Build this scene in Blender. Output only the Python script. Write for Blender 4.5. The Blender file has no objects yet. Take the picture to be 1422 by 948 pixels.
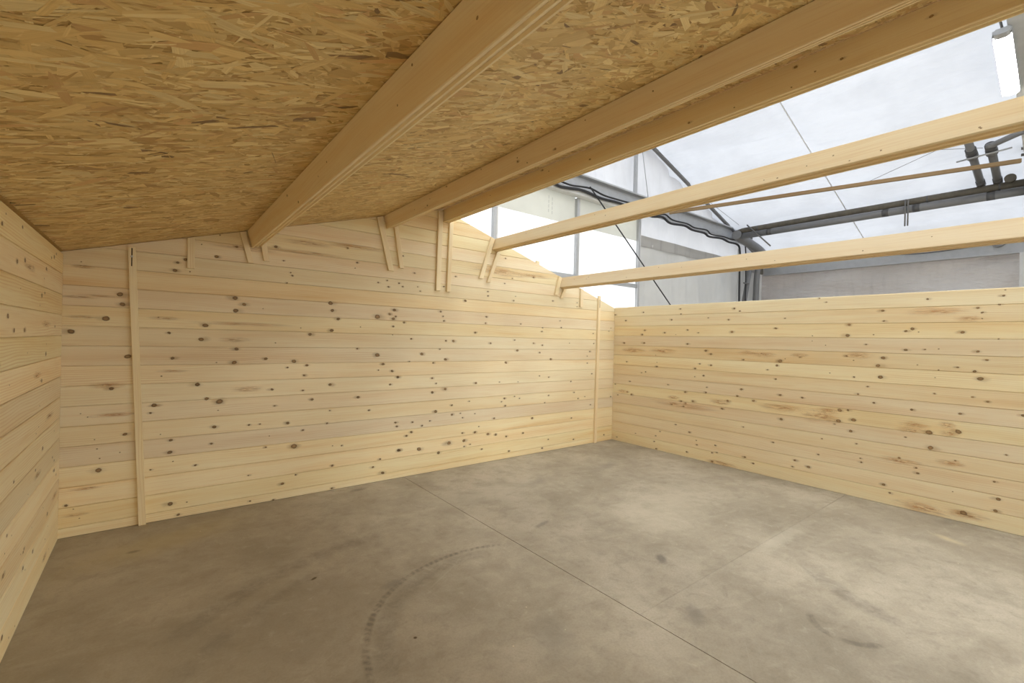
import bpy, bmesh, math, random
from mathutils import Vector, Matrix
import numpy as np

random.seed(7)
SC = bpy.context.scene
COL = SC.collection

# ------------------------------------------------------------------ camera
cam_d = bpy.data.cameras.new('camera')
cam = bpy.data.objects.new('camera', cam_d)
COL.objects.link(cam)
cam_d.sensor_width = 36.0
cam_d.lens = 36.0 * 631.22 / 1422.0
cam_d.clip_start = 0.05
YAW, PITCH, ROLL = math.radians(38.2726), math.radians(-0.2127), math.radians(1.3531)
_f = Vector((math.sin(YAW) * math.cos(PITCH), math.cos(YAW) * math.cos(PITCH), math.sin(PITCH)))
_r = Vector((math.cos(YAW), -math.sin(YAW), 0))
_u = _r.cross(_f)
_r2 = _r * math.cos(ROLL) + _u * math.sin(ROLL)
_u2 = -_r * math.sin(ROLL) + _u * math.cos(ROLL)
_m = Matrix((_r2, _u2, -_f)).transposed().to_4x4()
_m.translation = Vector((0.4932, -4.3545, 1.4427))
cam.matrix_world = _m
SC.camera = cam

# ------------------------------------------------------------------ sky, exposure
w = bpy.data.worlds.new('overcast_sky')
SC.world = w
w.use_nodes = True
_nt = w.node_tree
_bg = _nt.nodes['Background']
_tc = _nt.nodes.new('ShaderNodeTexCoord')
_sp = _nt.nodes.new('ShaderNodeSeparateXYZ')
_nt.links.new(_tc.outputs['Generated'], _sp.inputs[0])
_cr = _nt.nodes.new('ShaderNodeValToRGB')          # overcast: brightest overhead, ground below the horizon
_cr.color_ramp.elements[0].position = 0.0
_cr.color_ramp.elements[0].color = (0.26, 0.25, 0.235, 1)
_cr.color_ramp.elements[1].position = 1.0
_cr.color_ramp.elements[1].color = (0.905, 0.95, 1.0, 1)
for _p, _c in ((0.49, (0.30, 0.29, 0.27, 1)), (0.51, (0.60, 0.635, 0.67, 1))):
    _e = _cr.color_ramp.elements.new(_p)
    _e.color = _c
_mr = _nt.nodes.new('ShaderNodeMath')
_mr.operation = 'MULTIPLY_ADD'
_mr.inputs[1].default_value = 0.5
_mr.inputs[2].default_value = 0.5
_nt.links.new(_sp.outputs[2], _mr.inputs[0])
_nt.links.new(_mr.outputs[0], _cr.inputs[0])
_nt.links.new(_cr.outputs[0], _bg.inputs[0])
_bg.inputs[1].default_value = 2.75
SC.view_settings.view_transform = 'Standard'
SC.view_settings.look = 'None'
SC.view_settings.gamma = 1
SC.view_settings.use_curve_mapping = False
SC.view_settings.exposure = 0.33
SC.cycles.diffuse_bounces = 6
SC.cycles.transparent_max_bounces = 16

# ------------------------------------------------------------------ node helpers
class NT:
    def __init__(self, name):
        self.m = bpy.data.materials.new(name)
        self.m.use_nodes = True
        self.t = self.m.node_tree
        self.b = self.t.nodes['Principled BSDF']
        self.out = self.t.nodes['Material Output']

    def n(self, typ, **kw):
        nd = self.t.nodes.new(typ)
        for k, v in kw.items():
            setattr(nd, k, v)
        return nd

    def link(self, a, b):
        self.t.links.new(a, b)

    def put(self, sock, v):
        if isinstance(v, bpy.types.NodeSocket):
            self.link(v, sock)
        elif v is not None:
            if sock.type == 'RGBA' and len(v) == 3:
                v = (*v, 1)
            sock.default_value = v

    def math(self, op, a, b=None, c=None, clamp=False):
        nd = self.n('ShaderNodeMath', operation=op, use_clamp=clamp)
        self.put(nd.inputs[0], a)
        self.put(nd.inputs[1], b)
        self.put(nd.inputs[2], c)
        return nd.outputs[0]

    def xyz(self, x, y, z=0.0):
        nd = self.n('ShaderNodeCombineXYZ')
        for i, v in enumerate((x, y, z)):
            self.put(nd.inputs[i], v)
        return nd.outputs[0]

    def sep(self, v):
        nd = self.n('ShaderNodeSeparateXYZ')
        self.link(v, nd.inputs[0])
        return nd.outputs

    def noise(self, vec, scale=1.0, detail=2.0, rough=0.5, dist=0.0):
        nd = self.n('ShaderNodeTexNoise')
        self.put(nd.inputs['Vector'], vec)
        nd.inputs['Scale'].default_value = scale
        nd.inputs['Detail'].default_value = detail
        nd.inputs['Roughness'].default_value = rough
        nd.inputs['Distortion'].default_value = dist
        return nd.outputs['Fac']

    def ramp(self, v, a, b, lo=0.0, hi=1.0, smooth=True):
        nd = self.n('ShaderNodeMapRange', interpolation_type='SMOOTHSTEP' if smooth else 'LINEAR')
        self.put(nd.inputs['Value'], v)
        for k, x in (('From Min', a), ('From Max', b), ('To Min', lo), ('To Max', hi)):
            nd.inputs[k].default_value = x
        return nd.outputs[0]

    def mix(self, f, a, b, blend='MIX'):
        nd = self.n('ShaderNodeMix', data_type='RGBA', blend_type=blend)
        self.put(nd.inputs[0], f)
        self.put(nd.inputs[6], a)
        self.put(nd.inputs[7], b)
        return nd.outputs[2]

    def bump(self, h, strength=0.2, dist=0.002):
        nd = self.n('ShaderNodeBump')
        nd.inputs['Strength'].default_value = strength
        nd.inputs['Distance'].default_value = dist
        self.link(h, nd.inputs['Height'])
        self.link(nd.outputs[0], self.b.inputs['Normal'])

    def base(self, c, rough=0.6, spec=0.3, metal=0.0):
        self.put(self.b.inputs['Base Color'], c)
        self.put(self.b.inputs['Roughness'], rough)
        self.b.inputs['Specular IOR Level'].default_value = spec
        self.b.inputs['Metallic'].default_value = metal


def wood_mat(name, pale, mid, deep, vary=0.5, rough=0.62, ringy=0.55, band=0.55):
    N = NT(name)
    uv = N.n('ShaderNodeUVMap').outputs[0]
    s = N.sep(uv)
    rnd = N.n('ShaderNodeObjectInfo').outputs['Random']
    off = N.math('MULTIPLY', rnd, 53.7)
    u = N.math('ADD', s[0], off)
    v = N.math('ADD', s[1], N.math('MULTIPLY', rnd, 17.3))
    # slow meander of the grain
    warp = N.noise(N.xyz(N.math('MULTIPLY', u, 0.9), N.math('MULTIPLY', v, 5.0), off), 1.0, 2.0)
    vv = N.math('ADD', v, N.math('MULTIPLY', N.math('SUBTRACT', warp, 0.5), 0.075))
    rings = N.math('MULTIPLY_ADD', N.math('SINE', N.math('MULTIPLY', vv, 420.0)), 0.5, 0.5)
    rings = N.math('POWER', rings, 3.0)
    rmask = N.ramp(N.noise(N.xyz(N.math('MULTIPLY', u, 0.7), N.math('MULTIPLY', v, 7.0), off), 1.0, 1.0), 0.42, 0.66)
    fine = N.noise(N.xyz(N.math('MULTIPLY', u, 3.0), N.math('MULTIPLY', vv, 170.0), off), 1.0, 3.0, 0.6)
    broad = N.noise(N.xyz(N.math('MULTIPLY', u, 0.55), N.math('MULTIPLY', vv, 11.0), off), 1.0, 3.0, 0.55)
    c = N.mix(N.ramp(broad, 0.35, 0.70), pale, mid)
    c = N.mix(N.ramp(broad, 0.60, 0.82, 0.0, band), c, (deep[0] * 1.04, deep[1] * 0.98, deep[2] * 0.92))
    c = N.mix(N.math('MULTIPLY', N.math('MULTIPLY', rings, rmask), ringy), c, deep)
    c = N.mix(N.ramp(fine, 0.45, 0.8, 0.0, 0.45), c, deep)
    # cross-grain flecks and cloudy patches of resin
    blot = N.noise(N.xyz(N.math('MULTIPLY', u, 2.2), N.math('MULTIPLY', v, 14.0), off), 1.0, 2.0)
    c = N.mix(N.ramp(blot, 0.60, 0.80, 0.0, 0.35), c, (mid[0] * 0.92, mid[1] * 0.84, mid[2] * 0.72))
    # each piece has a tone of its own
    tone = N.n('ShaderNodeHueSaturation')
    r2 = N.math('FRACT', N.math('MULTIPLY', rnd, 7.13))
    r3 = N.math('FRACT', N.math('MULTIPLY', rnd, 13.7))
    N.put(tone.inputs['Hue'], N.math('MULTIPLY_ADD', N.math('SUBTRACT', r2, 0.5), 0.022 * vary, 0.5))
    N.put(tone.inputs['Saturation'], N.math('MULTIPLY_ADD', N.math('SUBTRACT', r3, 0.5), 0.36 * vary, 1.0))
    N.put(tone.inputs['Value'], N.math('MULTIPLY_ADD', N.math('SUBTRACT', rnd, 0.5), 0.24 * vary, 1.0))
    N.link(c, tone.inputs['Color'])
    N.base(tone.outputs[0], rough, 0.25)
    N.bump(fine, 0.25, 0.0008)
    return N.m


def decal_mat(name, kind):
    N = NT(name)
    s = N.sep(N.n('ShaderNodeUVMap').outputs[0])
    at = N.n('ShaderNodeAttribute', attribute_name='tone').outputs['Fac']
    seed = N.n('ShaderNodeAttribute', attribute_name='seed').outputs['Fac']
    nz = N.noise(N.xyz(N.math('MULTIPLY', s[0], 1.4), N.math('MULTIPLY', s[1], 1.4), N.math('MULTIPLY', seed, 41.0)), 1.0, 2.0)
    r = N.math('SQRT', N.math('ADD', N.math('MULTIPLY', s[0], s[0]), N.math('MULTIPLY', s[1], s[1])))
    r = N.math('ADD', r, N.math('MULTIPLY', N.math('SUBTRACT', nz, 0.5), 0.55))
    if kind == 'knot':
        ring = N.math('MULTIPLY_ADD', N.math('SINE', N.math('MULTIPLY', r, 19.0)), 0.5, 0.5)
        light = N.mix(at, (0.27, 0.178, 0.085), (0.44, 0.30, 0.15))
        dark = N.mix(at, (0.155, 0.098, 0.046), (0.31, 0.19, 0.088))
        c = N.mix(N.ramp(r, 0.25, 0.75), light, dark)
        c = N.mix(N.math('MULTIPLY', ring, 0.3), c, dark)
        alpha = N.ramp(r, 0.62, 1.0, 0.92, 0.0)
    elif kind == 'halo':
        c = N.mix(nz, (0.60, 0.41, 0.21), (0.52, 0.33, 0.15))
        alpha = N.math('MULTIPLY', N.ramp(r, 0.12, 1.0, 1.0, 0.0), N.math('MULTIPLY_ADD', seed, 0.25, 0.16))
    else:
        streak = N.noise(N.xyz(N.math('MULTIPLY', s[0], 2.0), N.math('MULTIPLY', s[1], 3.5), N.math('MULTIPLY', seed, 41.0)), 1.0, 3.0, 0.6, 0.8)
        c = N.mix(streak, (0.75, 0.475, 0.25), (0.66, 0.38, 0.175))
        alpha = N.math('MULTIPLY', N.ramp(r, 0.1, 1.0, 1.0, 0.0), N.ramp(streak, 0.30, 0.62, 0.05, 0.5))
    N.base(c, 0.55, 0.25)
    N.link(alpha, N.b.inputs['Alpha'])
    return N.m


def plain_mat(name, c, rough=0.5, metal=0.0, spec=0.4, mottled=0.15, scale=9.0):
    N = NT(name)
    co = N.n('ShaderNodeTexCoord').outputs['Object']
    z = N.noise(co, scale, 4.0, 0.6)
    d = tuple(x * (1 - mottled) for x in c)
    l = tuple(min(1, x * (1 + mottled)) for x in c)
    N.base(N.mix(z, d, l), rough, spec, metal)
    return N.m


def cloth_mat(name, refl, trans, dirt=None, bump=0.0, stretch=(1, 1, 1), depth=0.02):
    """woven or coated sheet: part of the light is reflected, part shines through"""
    N = NT(name)
    co = N.n('ShaderNodeTexCoord').outputs['Object']
    s = N.sep(co)
    cl = N.noise(co, 0.9, 4.0, 0.6)
    dif = N.n('ShaderNodeBsdfDiffuse')
    tr = N.n('ShaderNodeBsdfTranslucent')
    k = N.ramp(cl, 0.3, 0.75, 0.90, 1.03)
    if dirt:
        st = N.noise(N.xyz(N.math('MULTIPLY', s[0], 7.0), N.math('MULTIPLY', s[1], 7.0), N.math('MULTIPLY', s[2], 0.9)), 1.0, 3.0, 0.6)
        k = N.math('MULTIPLY', k, N.ramp(st, 0.50, 0.80, 1.0, 1.0 - dirt))
    wv = N.n('ShaderNodeTexNoise')
    N.link(N.xyz(*[N.math('MULTIPLY', s[i], stretch[i]) for i in range(3)]), wv.inputs['Vector'])
    wv.inputs['Scale'].default_value = 5.0 if stretch[0] == 1 else 1.0
    wv.inputs['Detail'].default_value = 5.0
    N.put(dif.inputs['Color'], N.mix(k, (0, 0, 0), refl))
    N.put(tr.inputs['Color'], N.mix(k, (0, 0, 0), trans))
    add = N.n('ShaderNodeAddShader')
    N.link(dif.outputs[0], add.inputs[0])
    N.link(tr.outputs[0], add.inputs[1])
    N.link(add.outputs[0], N.out.inputs[0])
    N.t.nodes.remove(N.b)
    if bump:
        bp = N.n('ShaderNodeBump')
        bp.inputs['Strength'].default_value = bump
        bp.inputs['Distance'].default_value = depth
        N.link(wv.outputs['Fac'], bp.inputs['Height'])
        N.link(bp.outputs[0], dif.inputs['Normal'])
        N.link(bp.outputs[0], tr.inputs['Normal'])
    return N.m


def osb_board_mat():
    N = NT('osb_board')
    co = N.n('ShaderNodeTexCoord').outputs['Object']
    s = N.sep(co)
    z = N.noise(N.xyz(N.math('MULTIPLY', s[0], 20.0), N.math('MULTIPLY', s[1], 90.0), s[2]), 1.0, 4.0, 0.65)
    N.base(N.mix(N.ramp(z, 0.3, 0.7), (0.42, 0.26, 0.09), (0.62, 0.42, 0.165)), 0.6, 0.3)
    return N.m


def osb_strand_mat():
    N = NT('osb_strands')
    c = N.n('ShaderNodeVertexColor', layer_name='tint').outputs[0]
    s = N.sep(N.n('ShaderNodeUVMap').outputs[0])
    f = N.noise(N.xyz(N.math('MULTIPLY', s[0], 6.0), N.math('MULTIPLY', s[1], 260.0)), 1.0, 3.0, 0.6)
    N.base(N.mix(N.ramp(f, 0.35, 0.75, 0.0, 0.30), c, (0.40, 0.235, 0.08)), 0.5, 0.35)
    return N.m


def concrete_mat():
    N = NT('concrete')
    p = N.n('ShaderNodeNewGeometry').outputs['Position']
    s = N.sep(p)
    X, Y = s[0], s[1]
    cloud = N.noise(p, 0.9, 5.0, 0.62, 0.3)
    mid = N.noise(p, 3.4, 5.0, 0.65, 0.4)
    brush = N.noise(N.xyz(N.math('MULTIPLY', X, 2.0), N.math('MULTIPLY', N.math('ADD', Y, N.math('MULTIPLY', X, 0.25)), 9.0)), 1.0, 4.0, 0.6, 0.5)
    grit = N.noise(p, 85.0, 3.0, 0.7)
    fleck = N.noise(p, 11.0, 7.0, 0.72, 0.6)
    scr = N.noise(N.xyz(N.math('MULTIPLY', N.math('ADD', X, N.math('MULTIPLY', Y, 0.6)), 1.2), N.math('MULTIPLY', N.math('SUBTRACT', Y, N.math('MULTIPLY', X, 0.6)), 40.0)), 1.0, 4.0, 0.7, 1.0)
    c = N.mix(N.ramp(cloud, 0.32, 0.70), (0.34, 0.30, 0.23), (0.50, 0.452, 0.36))
    c = N.mix(N.ramp(mid, 0.40, 0.74, 0.0, 0.6), c, (0.30, 0.262, 0.20))
    c = N.mix(N.ramp(brush, 0.50, 0.80, 0.0, 0.36), c, (0.54, 0.495, 0.39))
    c = N.mix(N.ramp(grit, 0.35, 0.75, 0.0, 0.22), c, (0.17, 0.15, 0.115))

    c = N.mix(N.ramp(fleck, 0.48, 0.72, 0.0, 0.42), c, (0.235, 0.205, 0.157))
    c = N.mix(N.ramp(fleck, 0.30, 0.44, 0.35, 0.0), c, (0.56, 0.51, 0.41))
    c = N.mix(N.ramp(scr, 0.62, 0.78, 0.0, 0.30), c, (0.60, 0.555, 0.45))
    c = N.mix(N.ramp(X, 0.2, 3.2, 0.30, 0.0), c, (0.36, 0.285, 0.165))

    def blob(x, y, rx, ry, ang, col, amt, edge=0.5, f=None):
        nonlocal c
        ca, sa = math.cos(math.radians(ang)), math.sin(math.radians(ang))
        dx, dy = N.math('SUBTRACT', X, x), N.math('SUBTRACT', Y, y)
        a = N.math('ADD', N.math('MULTIPLY', dx, ca / rx), N.math('MULTIPLY', dy, sa / rx))
        b = N.math('ADD', N.math('MULTIPLY', dx, -sa / ry), N.math('MULTIPLY', dy, ca / ry))
        d = N.math('SQRT', N.math('ADD', N.math('MULTIPLY', a, a), N.math('MULTIPLY', b, b)))
        d = N.math('ADD', d, N.math('MULTIPLY', N.math('SUBTRACT', fray, 0.5), 0.9))
        c = N.mix(N.ramp(d, edge, 1.0, amt, 0.0), c, col)

    def arc(cx, cy, r, wdt, a0, a1, amt, tread=0.0, col=(0.085, 0.08, 0.072)):
        nonlocal c
        dx, dy = N.math('SUBTRACT', X, cx), N.math('SUBTRACT', Y, cy)
        d = N.math('SQRT', N.math('ADD', N.math('MULTIPLY', dx, dx), N.math('MULTIPLY', dy, dy)))
        d = N.math('ADD', d, N.math('MULTIPLY', N.math('SUBTRACT', mid, 0.5), 0.02))
        band = N.ramp(N.math('ABSOLUTE', N.math('SUBTRACT', d, r)), wdt * 0.3, wdt, 1.0, 0.0)
        th = N.math('ARCTAN2', dy, dx)
        lo = N.ramp(th, math.radians(a0), math.radians(a0 + 16), 0.0, 1.0)
        hi = N.ramp(th, math.radians(a1 - 10), math.radians(a1), 1.0, 0.0)
        m = N.math('MULTIPLY', N.math('MULTIPLY', band, lo), hi)
        if tread:
            tr = N.math('SINE', N.math('MULTIPLY_ADD', th, 2 * math.pi * r / tread, N.math('MULTIPLY', d, 60.0)))
            m = N.math('MULTIPLY', m, N.ramp(tr, -0.8, 0.6, 0.45, 1.0))
        m = N.math('MULTIPLY', m, N.ramp(fleck, 0.32, 0.6, 0.15, 1.0))
        c = N.mix(N.math('MULTIPLY', m, amt), c, col)

    fray = N.noise(p, 14.0, 4.0, 0.7)
    # dusty patches
    blob(0.55, -0.45, 0.75, 0.28, 20, (0.44, 0.36, 0.20), 0.55, 0.1)
    blob(4.1, -2.1, 1.3, 0.55, 15, (0.55, 0.50, 0.39), 0.40, 0.0)
    blob(4.2, -2.95, 0.65, 0.10, 0, (0.58, 0.54, 0.44), 0.45, 0.1)
    blob(3.0, -0.9, 0.9, 0.3, 0, (0.47, 0.44, 0.36), 0.35, 0.0)
    blob(5.28, -3.72, 0.16, 0.06, 60, (0.72, 0.60, 0.36), 0.40, 0.0)
    # wheel tracks, turned on the spot
    arc(2.10, -2.625, 0.872, 0.026, 62, 179.5, 0.52, 0.04)
    arc(2.10, -2.625, 0.79, 0.07, 70, 179.5, 0.22)
    arc(1.90, -3.00, 1.82, 0.085, 86, 140, 0.24)
    arc(1.90, -3.00, 1.62, 0.06, 100, 150, 0.16)
    arc(3.34, -3.60, 0.155, 0.028, 95, 179, 0.45)
    arc(3.34, -3.60, 0.155, 0.03, -179, -100, 0.4)
    arc(4.35, -3.85, 0.75, 0.085, 120, 179.5, 0.26)
    # oil and rubber spots
    blob(3.193, -2.604, 0.10, 0.045, 40, (0.12, 0.115, 0.105), 0.62, 0.3)
    blob(2.03, -0.13, 0.12, 0.05, 10, (0.18, 0.16, 0.13), 0.6, 0.2)
    blob(0.415, -0.515, 0.055, 0.03, 0, (0.17, 0.15, 0.10), 0.6, 0.2)
    blob(1.264, -1.535, 0.028, 0.014, 30, (0.09, 0.055, 0.02), 0.9, 0.4)
    blob(1.505, -2.375, 0.012, 0.012, 30, (0.09, 0.055, 0.02), 0.9, 0.4)
    blob(2.92, -1.72, 0.13, 0.035, 15, (0.16, 0.15, 0.13), 0.5, 0.2)
    blob(2.78, -3.08, 0.16, 0.07, 40, (0.17, 0.16, 0.14), 0.45, 0.1)
    blob(4.7, -0.9, 0.5, 0.12, 15, (0.23, 0.21, 0.17), 0.45, 0.0)
    blob(3.6, -0.9, 0.45, 0.10, 10, (0.23, 0.21, 0.17), 0.38, 0.0)
    blob(1.62, -1.86, 0.10, 0.06, 10, (0.16, 0.15, 0.13), 0.45, 0.1)
    blob(2.05, -2.75, 0.30, 0.16, 60, (0.22, 0.20, 0.165), 0.45, 0.0)
    # shavings
    vo = N.n('ShaderNodeTexVoronoi', feature='F1')
    N.link(p, vo.inputs['Vector'])
    vo.inputs['Scale'].default_value = 5.5
    spk = N.ramp(vo.outputs['Distance'], 0.012, 0.03, 0.75, 0.0)
    c = N.mix(spk, c, (0.78, 0.68, 0.46))
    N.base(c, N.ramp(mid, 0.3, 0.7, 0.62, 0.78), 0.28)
    N.bump(grit, 0.12, 0.002)
    return N.m


M = {}
M['plank'] = wood_mat('pine_plank', (0.885, 0.775, 0.52), (0.845, 0.69, 0.415), (0.69, 0.475, 0.23), 0.62)
M['beam'] = wood_mat('pine_beam', (0.885, 0.755, 0.51), (0.845, 0.675, 0.41), (0.72, 0.50, 0.255), 0.25, 0.62, 0.2, 0.25)
M['batten'] = wood_mat('pine_batten', (0.89, 0.77, 0.52), (0.85, 0.69, 0.42), (0.72, 0.51, 0.265), 0.3)
M['lath'] = wood_mat('brown_lath', (0.33, 0.235, 0.125), (0.28, 0.185, 0.09), (0.20, 0.12, 0.055), 0.2)
M['knot'] = decal_mat('knot_core', 'knot')
M['halo'] = decal_mat('knot_halo', 'halo')
M['streak'] = decal_mat('resin_streak', 'streak')
M['osb'] = osb_board_mat()
M['strand'] = osb_strand_mat()
M['concrete'] = concrete_mat()
M['joint'] = plain_mat('dark_joint', (0.10, 0.09, 0.075), 0.9)  # dark grey of the saw-cut joints
M['membrane'] = cloth_mat('white_roof_membrane', (0.38, 0.385, 0.395), (0.245, 0.249, 0.262), 0.0, 0.7, (4.0, 0.45, 4.0), 0.07)
M['gable_cloth'] = cloth_mat('white_gable_cloth', (0.40, 0.40, 0.41), (0.32, 0.324, 0.335), 0.06, 0.6, (4.0, 1.0, 0.7), 0.05)
M['pane'] = cloth_mat('milky_pane', (0.10, 0.10, 0.10), (0.93, 0.93, 0.93))
M['shaded_pane'] = cloth_mat('cream_shaded_pane', (0.45, 0.45, 0.42), (0.36, 0.36, 0.34))  # overhang shade put into the colour: greyer, lets less through; weld shares it
M['tarp'] = cloth_mat('grey_tarpaulin', (0.56, 0.56, 0.54), (0.05, 0.05, 0.05), 0.04, 0.5, (2.0, 1.0, 1.0), 0.06)
M['tarp_dirty'] = cloth_mat('dirty_grey_tarpaulin', (0.56, 0.555, 0.535), (0.04, 0.03, 0.029), 0.10, 0.6, (1.0, 1.1, 4.0), 0.08)
M['seam'] = cloth_mat('seam_tape', (0.62, 0.62, 0.63), (0.30, 0.30, 0.30))
M['tarp_dark'] = cloth_mat('grey_tarpaulin_band', (0.42, 0.41, 0.39), (0.02, 0.02, 0.02), 0.30, 0.2)
M['steel'] = plain_mat('galvanised_steel', (0.44, 0.45, 0.46), 0.45, 0.3)
M['steel_dark'] = plain_mat('dark_steel', (0.18, 0.175, 0.165), 0.5, 0.3)
M['white_paint'] = plain_mat('white_painted_metal', (0.60, 0.60, 0.585), 0.5)
M['steel_pale'] = plain_mat('pale_grey_steel', (0.56, 0.565, 0.56), 0.5, 0.1)
M['pvc'] = plain_mat('grey_plastic_pipe', (0.20, 0.202, 0.206), 0.45)
M['pvc_dark'] = plain_mat('dark_grey_plastic', (0.095, 0.095, 0.097), 0.45)
M['pvc_brown'] = plain_mat('dusty_brown_plastic', (0.125, 0.112, 0.088), 0.6, 0, 0.3, 0.55, 9)
M['black'] = plain_mat('black_rubber', (0.025, 0.025, 0.027), 0.55)
M['zinc'] = plain_mat('zinc_screw', (0.62, 0.62, 0.60), 0.3, 0.8)
M['slot'] = plain_mat('dark_slot', (0.07, 0.045, 0.02), 0.9)


def lamp_mat():
    N = NT('lit_diffuser')
    e = N.n('ShaderNodeEmission')
    e.inputs[0].default_value = (1.0, 0.97, 0.89, 1)
    e.inputs[1].default_value = 105.0
    N.link(e.outputs[0], N.out.inputs[0])
    N.t.nodes.remove(N.b)
    return N.m


M['lit'] = lamp_mat()


# ------------------------------------------------------------------ object helpers
def tag(o, label=None, cat=None, group=None, kind=None):
    for k, v in (('label', label), ('category', cat), ('group', group), ('kind', kind)):
        if v:
            o[k] = v
    return o


def empty(name, loc=(0, 0, 0), rotz=0.0):
    o = bpy.data.objects.new(name, None)
    o.empty_display_size = 0.2
    o.location = loc
    o.rotation_euler = (0, 0, rotz)
    COL.objects.link(o)
    return o


def link(name, me, mat=None, parent=None, loc=None):
    if mat is not None and not me.materials:
        me.materials.append(mat)
    o = bpy.data.objects.new(name, me)
    if loc is not None:
        o.location = loc
    if parent is not None:
        o.parent = parent
    COL.objects.link(o)
    return o


def grid_mesh(name, nu, nv, fn, uvfn=None, smooth=True):
    vs = [fn(i / nu, j / nv) for j in range(nv + 1) for i in range(nu + 1)]
    fs = [(j * (nu + 1) + i, j * (nu + 1) + i + 1, (j + 1) * (nu + 1) + i + 1, (j + 1) * (nu + 1) + i)
          for j in range(nv) for i in range(nu)]
    me = bpy.data.meshes.new(name)
    me.from_pydata(vs, [], fs)
    if smooth:
        me.polygons.foreach_set('use_smooth', [True] * len(me.polygons))
    me.update()
    return me


class MB:
    """collects vertices, faces and grain coordinates (u along the grain, v across)"""
    def __init__(self):
        self.v, self.f, self.uv, self.sm = [], [], [], []

    def face(self, pts, uvs, smooth=False):
        b = len(self.v)
        self.v += [tuple(p) for p in pts]
        self.f.append(tuple(range(b, b + len(pts))))
        self.uv += list(uvs)
        self.sm.append(smooth)

    def build(self, name, weld=True):
        me = bpy.data.meshes.new(name)
        me.from_pydata(self.v, [], self.f)
        l = me.uv_layers.new(name='UVMap')
        l.data.foreach_set('uv', [x for p in self.uv for x in p])
        me.polygons.foreach_set('use_smooth', self.sm)
        if weld:
            bm = bmesh.new()
            bm.from_mesh(me)
            bmesh.ops.remove_doubles(bm, verts=bm.verts, dist=1e-5)
            bmesh.ops.recalc_face_normals(bm, faces=bm.faces)
            bm.to_mesh(me)
            bm.free()
        me.update()
        return me

    # a bar with any cross-section: section points (a, b) swept from p0 to p1
    def bar(self, p0, p1, ax_a, ax_b, section, caps=True, smooth=False):
        p0, p1, A, B = Vector(p0), Vector(p1), Vector(ax_a).normalized(), Vector(ax_b).normalized()
        L = (p1 - p0).length
        n = len(section)
        r0 = [p0 + A * a + B * b for a, b in section]
        r1 = [p1 + A * a + B * b for a, b in section]
        acc = 0.0
        for i in range(n):
            j = (i + 1) % n
            d = math.dist(section[i], section[j])
            self.face([r0[i], r0[j], r1[j], r1[i]], [(0, acc), (0, acc + d), (L, acc + d), (L, acc)], smooth)
            acc += d
        if caps:
            self.face(r0[::-1], [(0.05 * s[0], s[1]) for s in section][::-1])
            self.face(r1, [(0.05 * s[0] + 3, s[1]) for s in section])
        return self

    def box(self, lo, hi):
        (x0, y0, z0), (x1, y1, z1) = lo, hi
        d = (x1 - x0, y1 - y0, z1 - z0)
        ax = d.index(max(d))
        E = [Vector((1, 0, 0)), Vector((0, 1, 0)), Vector((0, 0, 1))]
        a, b = [i for i in range(3) if i != ax]
        p0 = Vector(((x0 + x1) / 2, (y0 + y1) / 2, (z0 + z1) / 2)) - E[ax] * d[ax] / 2
        c = min(d[a], d[b]) * 0.08
        return self.bar(p0, p0 + E[ax] * d[ax], E[a], E[b], chamfer(d[a], d[b], c))

    def tube(self, pts, r, n=10, caps=True, smooth=True):
        pts = [Vector(p) for p in pts]
        rings = []
        ref = None
        for i, p in enumerate(pts):
            t = (pts[min(i + 1, len(pts) - 1)] - pts[max(i - 1, 0)]).normalized()
            if ref is None:
                ref = Vector((0, 0, 1)) if abs(t.z) < 0.9 else Vector((1, 0, 0))
            a = (ref - t * ref.dot(t)).normalized()
            ref = a
            b = t.cross(a)
            rr = r[i] if isinstance(r, (list, tuple)) else r
            rings.append([p + (a * math.cos(q) + b * math.sin(q)) * rr for q in [2 * math.pi * k / n for k in range(n)]])
        s = 0.0
        for i in range(len(pts) - 1):
            d = (pts[i + 1] - pts[i]).length
            for k in range(n):
                k2 = (k + 1) % n
                self.face([rings[i][k], rings[i][k2], rings[i + 1][k2], rings[i + 1][k]],
                          [(s, k * r0(r)), (s, (k + 1) * r0(r)), (s + d, (k + 1) * r0(r)), (s + d, k * r0(r))], smooth)
            s += d
        if caps:
            self.face(rings[0][::-1], [(0, 0)] * n)
            self.face(rings[-1], [(0, 0)] * n)
        return self


def r0(r):
    return (r[0] if isinstance(r, (list, tuple)) else r) * 0.6


def chamfer(wd, ht, c):
    a, b = wd / 2, ht / 2
    return [(-a + c, -b), (a - c, -b), (a, -b + c), (a, b - c), (a - c, b), (-a + c, b), (-a, b - c), (-a, -b + c)]


def smooth_path(pts, n=6):
    out = []
    P = [Vector(p) for p in pts]
    for i in range(len(P) - 1):
        a, b, c, d = P[max(i - 1, 0)], P[i], P[i + 1], P[min(i + 2, len(P) - 1)]
        for k in range(n):
            t = k / n
            out.append(0.5 * ((2 * b) + (c - a) * t + (2 * a - 5 * b + 4 * c - d) * t * t + (3 * b - a - 3 * c + d) * t ** 3))
    out.append(P[-1])
    return out


def thing(name, label, cat, mb, mat, group=None, parent=None):
    o = link(name, mb.build(name), mat, parent)
    if parent is None:
        tag(o, label, cat, group)
    elif label:
        tag(o, label)
    return o


# ------------------------------------------------------------------ dimensions
W = 5.853          # inner width of the cabin (x), gable inner face on y = 0, left wall inner face on x = 0
YF = -5.85         # front end of the cabin, behind the camera
H = 0.14           # height of one plank
T = 0.044          # thickness of the planks
RIDGE_X, RIDGE_Z = 2.94, 2.84
SL, SR = 0.293, 0.307


def roof_l(x):
    return 1.979 + SL * x


def roof_r(x):
    return 1.945 + SR * (W - x)


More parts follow.
